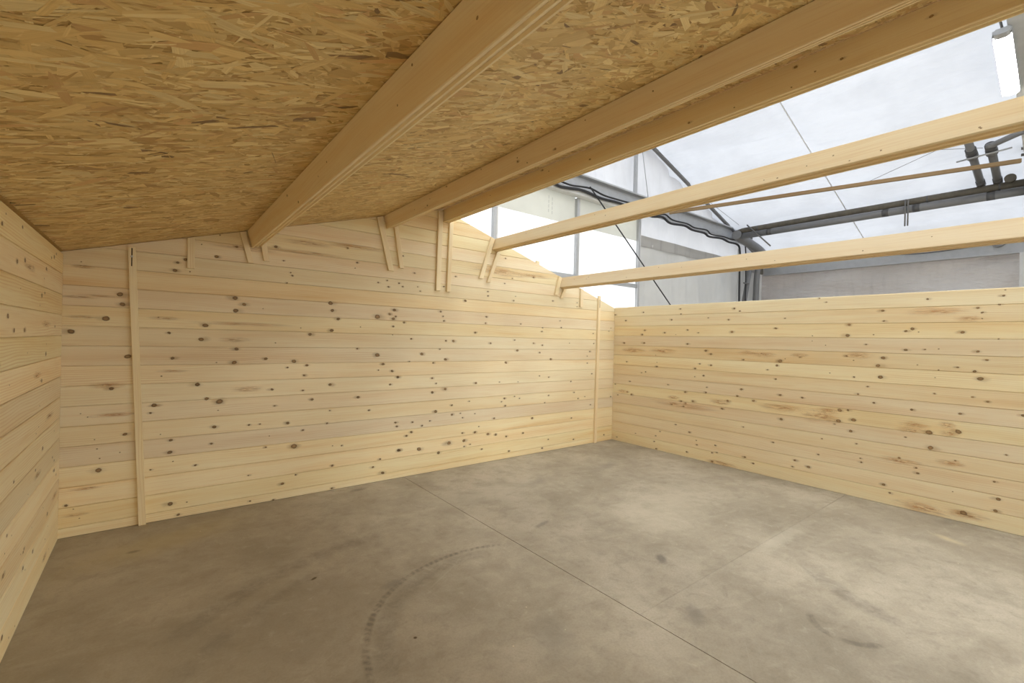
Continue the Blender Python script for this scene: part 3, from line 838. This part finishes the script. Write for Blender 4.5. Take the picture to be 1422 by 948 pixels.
_rn = np.random.default_rng(5)
_ph = _rn.uniform(0, 6.28, 12)


def ripple(u, v):
    """slack folds of the sheet that run along the hall"""
    r = 0.0
    for i, (k, a) in enumerate(((7, .050), (15, .040), (29, .025), (51, .014), (83, .007))):
        r += a * math.sin(k * u * 6.28 + _ph[i] + 1.3 * math.sin(v * 5.1 + _ph[i + 5]) + 0.5 * math.sin(v * 13 + _ph[i + 6]))
    return r * (0.45 + 0.75 * u)


tent_roof = tag(empty('tent_roof'), 'white translucent membrane roof of the hall', kind='structure')
for bay, (ya, yb) in enumerate(((1.62, -1.2), (-1.2, -3.68), (-3.68, -6.1), (-6.1, -8.5), (-8.5, -11.0), (-11.0, HY0))):
    def f(u, v, ya=ya, yb=yb):
        x = 0.02 + (XE - 0.02) * u
        y = ya + (yb - ya) * v
        edge = min(1.0, 8 * min(v, 1 - v) + 0.15)
        return (x, y, hall_roof(x) + ripple(u, y * 0.25) * edge - 0.05 * (1 - edge) * 0.0)
    link('sheet', grid_mesh('sheet', 150 if bay < 3 else 40, 16 if bay < 3 else 4, f), M['membrane'], tent_roof)
link('sheet', grid_mesh('sheet', 20, 4, lambda u, v: (-XE * u, 1.2 + (HY0 - 1.2) * v, hall_roof(XE * u))), M['membrane'], tent_roof)
mb = MB()
mb.bar((6, -1.2, hall_roof(6) - .045), (XE, -1.2, hall_roof(XE) - .045), (0, 1, 0), (-S_H, 0, 1), chamfer(.022, .003, .0005))
link('seam', mb.build('seam'), M['seam'], tent_roof)

# end wall: cloth gable over a beam, milky panes under it, grey tarpaulin to the right
wall_hall_end = tag(empty('wall_hall_end'), 'end wall of the hall of white cloth and grey tarpaulin', kind='structure')


def gable_fold(x, z):
    t = x - 7.84
    a = .03 * math.sin(6.0 * t + 2.2 * (z - 4.3) * (0.6 if t < 0 else -0.8)) + .016 * math.sin(15 * t + 4 * (z - 4.3) + 1.0)
    return a * 1.2


def f(u, v):
    x = XE * u
    z0 = 4.28 if x < 12.2 else 4.28 - (x - 12.2) * 0.43
    z = z0 + (max(hall_roof(x) + .15, z0 + .01) - z0) * v
    return (x, YE + .13 + gable_fold(x, z) * min(1, 3 * v + .1), z)


link('cloth', grid_mesh('cloth', 170, 24, f), M['gable_cloth'], wall_hall_end)
link('cloth', grid_mesh('cloth', 8, 8, lambda u, v: (-XE * u, YE + .1, hall_roof(XE * u) * v)), M['gable_cloth'], wall_hall_end)
link('cloth', grid_mesh('cloth', 4, 4, lambda u, v: (0.98 * u, YE + .1, 4.28 * v)), M['gable_cloth'], wall_hall_end)
# brighter strip between the beam and the grey band, the band, and the hanging tarpaulin
link('cloth', grid_mesh('cloth', 60, 6, lambda u, v: (8.09 + (XE + .12 - 8.09) * u, YE + .07 + .012 * math.sin(u * 55), 3.52 + .78 * v)), M['gable_cloth'], wall_hall_end)
link('grey_band', grid_mesh('grey_band', 40, 3, lambda u, v: (8.09 + (XE + .12 - 8.09) * u, YE + .04 + .01 * math.sin(u * 21), 3.39 + .055 * u * 0 + (.215) * v)), M['tarp_dark'], wall_hall_end)
link('tarpaulin', grid_mesh('tarpaulin', 120, 20, lambda u, v: (8.09 + (XE + .12 - 8.09) * u, YE + .075 + (.03 * math.sin(u * 44 + 5.5 * v + 1.4 * math.sin(u * 17)) + .018 * math.sin(u * 23 - 9 * v) + .006 * math.sin(u * 131)) * (1 - .4 * v), 0.0 + 3.46 * v)), M['tarp'], wall_hall_end)

# eave wall
wall_hall_side = tag(empty('wall_hall_side'), 'long side wall of the hall of grey tarpaulin', kind='structure')


def f(u, v):
    y = 1.4 + (HY0 - 1.4) * u
    d = .05 * math.sin(22 * v + 1.7 * y + .9 * math.sin(2.3 * y)) + .022 * math.sin(41 * v - 2.4 * y) + .012 * math.sin(60 * v + 5 * y)
    return (XE + .07 + d * .7, y, 3.60 * v)


link('tarpaulin', grid_mesh('tarpaulin', 150, 60, f), M['tarp_dirty'], wall_hall_side)
link('cloth', grid_mesh('cloth', 40, 2, lambda u, v: (XE + .03, 1.4 + (HY0 - 1.4) * u, 3.56 + .30 * v)), M['membrane'], wall_hall_side)
link('cloth', grid_mesh('cloth', 10, 4, lambda u, v: (-XE - .02, 1.2 + (HY0 - 1.2) * u, 3.82 * v)), M['tarp'], wall_hall_side)
wall_hall_front = tag(empty('wall_hall_front'), 'unseen other end wall of the hall, milky sheet added for fill under a white cloth gable', kind='structure')
link('cloth', grid_mesh('cloth', 20, 6, lambda u, v: (XE * (2 * u - 1), HY0, 4.3 + (max(hall_roof(XE * (2 * u - 1)), 4.31) - 4.3) * v)), M['gable_cloth'], wall_hall_front)
for k in range(14):
    xa = -XE + k * 2 * XE / 14
    link('sheet', grid_mesh('sheet', 1, 1, lambda u, v: (xa + .05 + (2 * XE / 14 - .1) * u, HY0, 4.3 * v)), M['pane'] if k > 2 else M['gable_cloth'], wall_hall_front)  # out-of-view milky sheets, added to send fill light into the cabin
    link('post', MB().box((xa - .05, HY0 - .05, 0), (xa + .05, HY0 + .05, 4.3)).build('post'), M['steel'], wall_hall_front)

# windows of milky sheet
for i, (xa, xb) in enumerate(((0.98, 2.73), (2.73, 4.495), (4.495, 6.27), (6.27, 8.02))):
    wn = tag(empty('window_%d' % (i + 1)), 'tall milky window panel in the end wall of the hall', kind='structure')
    link('pane', MB().box((xa + .04, YE + .03, 2.60), (xb - .04, YE + .04, 3.46)).build('pane'), M['pane'], wn)
    link('pane', MB().box((xa + .04, YE + .03, 0.0), (xb - .04, YE + .04, 2.53)).build('pane'), M['pane'], wn)
    link('shaded_pane', MB().box((xa + .04, YE + .03, 3.462), (xb - .04, YE + .04, 4.06)).build('shaded_pane'), M['shaded_pane'], wn)  # top of the pane, shade of an outside overhang put into its colour
    link('rail', MB().box((xa + .04, YE - .01, 2.525), (xb - .04, YE + .05, 2.60)).build('rail'), M['steel'], wn)
    link('post', MB().box((xb - .04, YE - .03, 0.0), (xb + .015, YE + .05, 3.93)).build('post'), M['steel'], wn)
    link('post', MB().box((xb + .018, YE - .02, 0.0), (xb + .045, YE + .045, 3.93)).build('post'), M['white_paint'], wn)
    if i == 2:
        mb = MB()
        for k in range(4):
            z = 3.80 - .075 * k
            mb.box((5.60, YE + .0285, z), (5.612, YE + .0295, z + .055))
            mb.box((5.68, YE + .0285, z - .02), (5.692, YE + .0295, z + .035))
        tag(link('print_marks', mb.build('print_marks'), M['tarp'], wn), kind='stuff')
        link('weld', MB().box((5.648, YE + .027, 2.6), (5.656, YE + .0295, 3.46)).build('weld'), M['shaded_pane'], wn)

# the beam across the end wall
hb = tag(empty('end_wall_beam', (9.0, 1.1, 4.0)), 'long grey steel beam across the end wall with black cables on it', 'beam')
def child(name, mb, mat, parent, label=None):
    """mesh given in world coordinates under a thing standing elsewhere"""
    me = mb.build(name)
    me.transform(Matrix.Translation(-parent.location))
    o = link(name, me, mat, parent)
    if label:
        tag(o, label)
    return o
child('web', MB().box((0.98, 1.14, 4.03), (12.35, 1.19, 4.30)), M['steel'], hb)
child('top_flange', MB().box((0.98, 1.05, 4.28), (12.35, 1.20, 4.31)), M['steel'], hb)
child('lower_flange', MB().box((0.98, 1.05, 3.93), (7.95, 1.19, 4.02)), M['white_paint'], hb, 'white lower edge')
child('lower_flange', MB().box((7.95, 1.05, 4.02), (12.35, 1.19, 4.04)), M['steel'], hb)

cab_a = [(5.491, 1.02, 3.99), (5.653, 1.02, 3.958), (5.858, 1.02, 3.978), (6.097, 1.02, 4.008), (6.339, 1.02, 4.005), (6.667, 1.02, 3.977), (7.103, 1.02, 3.996), (7.483, 1.02, 3.979), (7.886, 1.02, 3.953), (8.182, 1.02, 3.939), (8.533, 1.02, 3.991), (8.817, 1.02, 3.918), (9.355, 1.02, 3.962), (9.654, 1.02, 3.922), (10.15, 1.02, 3.936), (10.371, 1.02, 3.89), (10.926, 1.02, 3.936), (11.273, 1.02, 3.904), (11.706, 1.02, 3.908), (11.844, 1.02, 3.76), (11.855, 1.02, 3.209), (11.91, 1.02, 2.536)]
cab_a = cab_a[:-1] + [(cab_a[-1][0], 1.02, 0.0)]
thing('power_cable', 'black cable drooping along the end wall beam and down the hall corner', 'cable', MB().tube(smooth_path(cab_a, 4), .024, 8), M['black'], 'black cables on the end wall beam')
cab_b = [(x + .05, 1.0, z + .06 + .015 * math.sin(i * 1.9)) for i, (x, y, z) in enumerate(cab_a[:-3])] + [(12.17, 1.02, 3.7), (12.17, 1.02, 0.0)]
thing('power_cable', 'second black cable lying on top of the drooping one', 'cable', MB().tube(smooth_path(cab_b, 4), .016, 8), M['black'], 'black cables on the end wall beam')


# rafters and posts
mb = MB().bar((0.1, 1.14, hall_roof(.1) - .07), (XE, 1.14, hall_roof(XE) - .07), (0, 1, 0), (-S_H, 0, 1), chamfer(.06, .06, .006))
thing('hall_rafter', 'slim dark rafter where the hall roof meets the end wall', 'rafter', mb, M['steel_dark'])
ra = tag(empty('hall_rafter', (10, -3.90, 4.6)), 'broad grey steel rafter behind the lit lamp at the right edge', 'rafter')
rz = lambda x, o: hall_roof(x) + o
child('web', MB().bar((0.1, -3.83, rz(.1, -.14)), (XE - .2, -3.83, rz(XE - .2, -.14)), (0, 1, 0), (-S_H, 0, 1), chamfer(.03, .16, .004)), M['steel_pale'], ra)
for o in (-.05, -.225):
    child('flange', MB().bar((0.1, -3.83, rz(.1, o)), (XE - .2, -3.83, rz(XE - .2, o)), (0, 1, 0), (-S_H, 0, 1), chamfer(.25, .03, .004)), M['steel_pale'], ra)
mb = MB().box((7.80, 1.155, 4.31), (7.875, 1.205, hall_roof(7.84) - .1))
thing('hall_post', 'grey post standing on the end wall beam against white cloth', 'post', mb, M['steel'])
thing('guy_rope', 'thin grey rope beside the post on the end wall', 'rope', MB().tube([(7.95, 1.14, 5.35), (8.18, 1.12, 4.32)], .007, 6), M['steel'])
thing('bracing_cable', 'black diagonal bracing cable in front of the milky panes', 'cable', MB().tube([(6.27, .93, 4.07), (9.2, 1.05, 2.05)], .012, 6), M['black'])

# eave beam with a small round box, columns
eb = tag(empty('eave_beam', (13.3, -2, 3.3)), 'pale grey eave beam on top of the grey side wall', 'beam')
child('web', MB().box((13.27, HY0, 3.31), (13.34, 1.05, 3.58)), M['steel'], eb)
child('flange', MB().box((13.22, HY0, 3.30), (13.345, 1.05, 3.325)), M['steel'], eb)
mb = MB().tube([(13.265, -3.25, 3.545), (13.20, -3.25, 3.545)], .10, 18)
thing('junction_box', 'small round grey box on the eave beam', 'box', mb, M['pvc'])
sag = smooth_path([(13.25, -1.2, 3.60), (13.23, -2.0, 3.48), (13.23, -2.8, 3.50), (13.22, -3.4, 3.58), (13.22, -4.2, 3.60)])
thing('eave_cable', 'thin grey cable looping along the eave beam', 'cable', MB().tube(sag, .010, 6), M['pvc_dark'])
thing('hall_column', 'white column edge against the grey side wall at the right edge', 'column', MB().box((13.16, -3.61, 0), (13.26, -3.53, 3.295)), M['white_paint'])
thing('hall_column', 'white column in the corner of the hall beside the drain pipes', 'column', MB().box((13.02, 1.03, 0), (13.13, 1.12, 3.50)), M['white_paint'])
br = MB().box((12.86, .98, 3.32), (13.08, 1.02, 3.56))
thing('column_bracket', 'square brownish bracket at the top of the corner column', 'bracket', br, M['pvc_brown'])

# strut at the right edge under the rafter
thing('knee_brace', 'pale grey knee brace at the right edge under the broad rafter', 'brace',
      MB().bar((11.02, -3.755, 4.44), (13.1, -3.755, 2.3), (0, 1, 0), (.74, 0, .68), chamfer(.12, .12, .008)), M['white_paint'])
bp = tag(empty('bolted_plate', (11.0, -3.72, 4.6)), 'bolted steel plate clutter above the knee brace', 'plate')
child('plate', MB().box((10.94, -3.74, 4.42), (11.10, -3.71, 4.78)), M['steel'], bp)
for z in (4.48, 4.58, 4.70):
    child('bolt', MB().tube([(10.97, -3.71, z), (10.97, -3.66, z)], .022, 6, smooth=False), M['steel_dark'], bp)

# the drain duct along the eave: grey duct below, dusty brown one on top of it
dl = tag(empty('drain_pipe', (11.5, -1.3, 4.05)), 'long horizontal dark grey drain pipe under the membrane roof', 'pipe')
low = [(11.5, .90, 4.045), (11.5, -1.5, 4.045), (11.5, -3.70, 4.045)]
child('pipe', MB().tube(low, .070, 14), M['pvc'], dl)
for y in (.2, -1.9, -2.35, -3.3):
    z = 4.045
    child('pipe_joint', MB().tube([(11.5, y + .05, z), (11.5, y - .05, z)], .072, 14), M['pvc_dark'], dl)
elbow = smooth_path([(11.40, .90, 4.08), (11.55, .915, 4.06), (12.0, .92, 4.00), (12.6, .92, 3.90), (12.9, .90, 3.78)], 5)
child('elbow', MB().tube(elbow, .11, 14), M['pvc'], dl)
up = [(11.49, .90, 4.165), (11.5, .8, 4.178), (11.5, -1.2, 4.18), (11.5, -3.70, 4.178)]
ub = tag(empty('upper_pipe', (11.5, -1.3, 4.2)), 'dusty brown wrapped pipe lying on the dark grey drain pipe', 'pipe')
child('pipe', MB().tube(up, [.05] + [.061] * (len(up) - 1), 12), M['pvc_brown'], ub)
for y, z in ((.45, 4.178), (-2.2, 4.179), (-2.5, 4.179), (-3.4, 4.178)):
    child('strap', MB().tube([(11.5, y + .012, z), (11.5, y - .012, z)], .064, 12), M['pvc_dark'], ub)
st = tag(empty('vent_stub', (12.3, 1.1, 4.2)), 'short upright grey pipe stub above the pipe bend', 'pipe')
child('pipe', MB().tube([(12.27, .98, 4.12), (12.27, .98, 4.55)], .062, 12), M['pvc'], st)
child('collar', MB().tube([(12.27, .98, 4.55), (12.27, .98, 4.82)], .075, 12), M['pvc'], st)
thing('hanger_rod', 'thin vertical steel hanger rods below the drain pipe', 'rod',
      MB().tube([(11.39, -2.25, 4.20), (11.39, -2.25, 3.72)], .012, 6).tube([(11.39, -2.21, 4.20), (11.39, -2.21, 3.72)], .012, 6), M['steel_dark'])
thing('hanger_rod', 'slanting thin rod crossing the far end of the drain pipe', 'rod', MB().tube([(11.40, .66, 4.27), (11.40, .13, 3.70)], .016, 6), M['steel_dark'])
mb = MB().tube([(11.45, -3.52, 4.262), (11.40, -3.52, 4.272)], .07, 16)
thing('pipe_cap', 'round brown end cap on top of the drain pipe', 'cap', mb, M['pvc_brown'])

# two down ducts that come along the roof to the drain
for k, (pa, pb, lab) in enumerate((((10.05, -3.15, 4.735), (11.52, -3.178, 4.268), 'left grey duct coming down the roof to the drain pipe'),
                                   ((10.50, -3.375, 4.588), (11.53, -3.374, 4.264), 'right grey duct coming down the roof, ending in a hose'))):
    d = tag(empty('down_duct', pb), lab, 'pipe', 'ducts from the roof to the drain pipe')
    pa, pb = Vector(pa), Vector(pb)
    cl = Vector((10.575, pa.y + (pb.y - pa.y) * .36, hall_roof(10.575) - .15))
    ax = (pb - pa).normalized()
    child('pipe', MB().tube([pa, pb], .052, 12), M['pvc'], d)
    child('collar', MB().tube([cl - ax * .09, cl + ax * .03], .068, 12), M['pvc_dark'], d)
    child('clamp', MB().tube([cl + ax * .03, cl + ax * .13], .072, 12), M['pvc'], d)
    child('foot', MB().tube([pb - ax * .12, pb], .06, 12), M['pvc_dark'], d)
thing('threaded_rod', 'thin cross rod holding the two down ducts', 'rod', MB().tube([(10.58, -2.99, 4.465), (10.51, -3.60, 4.487)], .013, 6), M['steel'])
hose = smooth_path([(10.54, -3.375, 4.57), (10.46, -3.36, 4.575), (10.44, -3.42, 4.575), (10.25, -3.70, 4.60), (10.10, -3.95, 4.60)], 5)
thing('drain_hose', 'grey hose leaving the right duct towards the rafter', 'hose', MB().tube(hose, .042, 10), M['pvc'])
thing('tie_wire', 'thin wire from the drain pipe up to the ducts', 'wire', MB().tube([(10.85, -1.60, 4.47), (10.35, -2.8, 4.66), (10.45, -3.3, 4.56)], .004, 5), M['steel_dark'])
thing('tie_wire', 'thin wire from the end rafter to the pipe stub', 'wire', MB().tube([(10.3, 1.0, 4.66), (11.9, .86, 4.22)], .004, 5), M['steel_dark'])
thing('wooden_lath', 'long thin brown lath hanging under the membrane roof', 'lath',
      MB().bar((8.56, .88, 4.06), (10.80, -3.67, 4.345), (.9, .43, 0), (0, 0, 1), chamfer(.05, .062, .004)), M['lath'])
thing('gutter_pipe', 'grey drain pipe standing in the hall corner, right of the pair', 'pipe', MB().tube(smooth_path([(12.93, .86, 3.68), (12.80, .9, 3.52), (12.66, .95, 3.35), (12.66, .98, 2.0), (12.66, .98, 0)], 4), .07, 12), M['pvc'], 'corner drain pipes')
thing('gutter_pipe', 'grey drain pipe leaning in the hall corner, left of the pair', 'pipe', MB().tube([(12.52, 1.06, 3.55), (12.28, 1.08, 2.6), (12.15, 1.08, 0)], .06, 12), M['pvc'], 'corner drain pipes')
thing('cable_pole', 'thin white pole in the hall corner beside black cables', 'pole', MB().tube([(11.95, 1.10, 0), (11.95, 1.10, 3.85)], .022, 8), M['white_paint'])
thing('pole_clip', 'small dark clip between the cables and the corner pipe', 'clip', MB().box((12.06, 1.0, 2.985), (12.34, 1.02, 3.02)), M['steel_dark'])

# the lit lamp under the rafter
lm = tag(empty('tube_lamp', (8.73, -3.665, 5.02)), 'lit white tube lamp hanging under the hall roof, top right', 'lamp')
a0, a1 = Vector((8.215, -3.668, 5.185)), Vector((9.245, -3.676, 4.848))
ax = (a1 - a0).normalized()
B = Vector((0, 1, 0))
Cc = ax.cross(B).normalized()
if Cc.z < 0:
    Cc = -Cc
hw = .078
lens = [(-hw, 0), (-hw, -.02), (-hw * .8, -.05), (-hw * .4, -.065), (hw * .4, -.065), (hw * .8, -.05), (hw, -.02), (hw, 0)]
lens_sm = [(x * .8, y * .7) for x, y in lens]
child('diffuser', MB().bar(a0 + ax * .05, a1 - ax * .01, B, Cc, lens), M['lit'], lm, 'glowing white cover')
child('diffuser_end', MB().bar(a1 - ax * .01, a1 + ax * .03, B, Cc, lens_sm), M['white_paint'], lm)
child('housing', MB().bar(a0, a1 + ax * .02, B, Cc, [(-hw * 1.04, -.056), (-hw * 1.005, -.056), (-hw * 1.005, .002), (hw * 1.005, .002), (hw * 1.005, -.056), (hw * 1.04, -.056), (hw * 1.04, .01), (hw * .7, .045), (-hw * .7, .045), (-hw * 1.04, .01)]), M['steel'], lm, 'grey back')
child('end_cap', MB().bar(a0 - ax * .03, a0 + ax * .05, B, Cc, [(x * 1.02, y * 1.02) for x, y in lens]), M['steel'], lm, 'grey end cap')
child('hanger', MB().tube([a0 + ax * .05 + Cc * .04, Vector((8.25, -3.62, hall_roof(8.25)))], .012, 8), M['steel_dark'], lm)
child('hanger', MB().tube([a1 - ax * .1 + Cc * .03, Vector((9.1, -3.66, hall_roof(9.1)))], .012, 8), M['steel_dark'], lm)

FILL_LAMPS = [(10.4, -8.5, 'unseen tube lamp added for fill in the row behind the camera, nearest the grey side wall'),  # out-of-view copies of the lamp, added to brighten the cabin
         (6.6, -3.665, 'unseen tube lamp added for fill high over the low right wall, on the rafter of the visible lamp'),
         (4.5, -3.665, 'unseen tube lamp added for fill high over the open roof, on the rafter of the visible lamp'),
         (2.4, -3.665, 'unseen tube lamp added for fill high over the ridge beam, on the rafter of the visible lamp'),
         (8.73, -8.5, 'unseen tube lamp added for fill in the row behind the camera, beyond the right wall'),
         (6.6, -8.5, 'unseen tube lamp added for fill in the row behind the camera, over the right wall'),
         (4.5, -8.5, 'unseen tube lamp added for fill in the row behind the camera, over the open roof'),
         (2.4, -8.5, 'unseen tube lamp added for fill in the row behind the camera, nearest the ridge')]


def copy_tree(o, loc, label):
    c = o.copy()
    COL.objects.link(c)
    c.location = loc
    c['label'] = label
    for ch in o.children:
        d = ch.copy()
        COL.objects.link(d)
        d.parent = c
    return c


lm['group'] = 'tube lamps hung in rows under the hall roof'
dx0 = Vector((8.73, -3.665, 5.02))
for (x, y, lab) in FILL_LAMPS:
    copy_tree(lm, (x, y, dx0.z + S_H * (x - dx0.x)), lab)
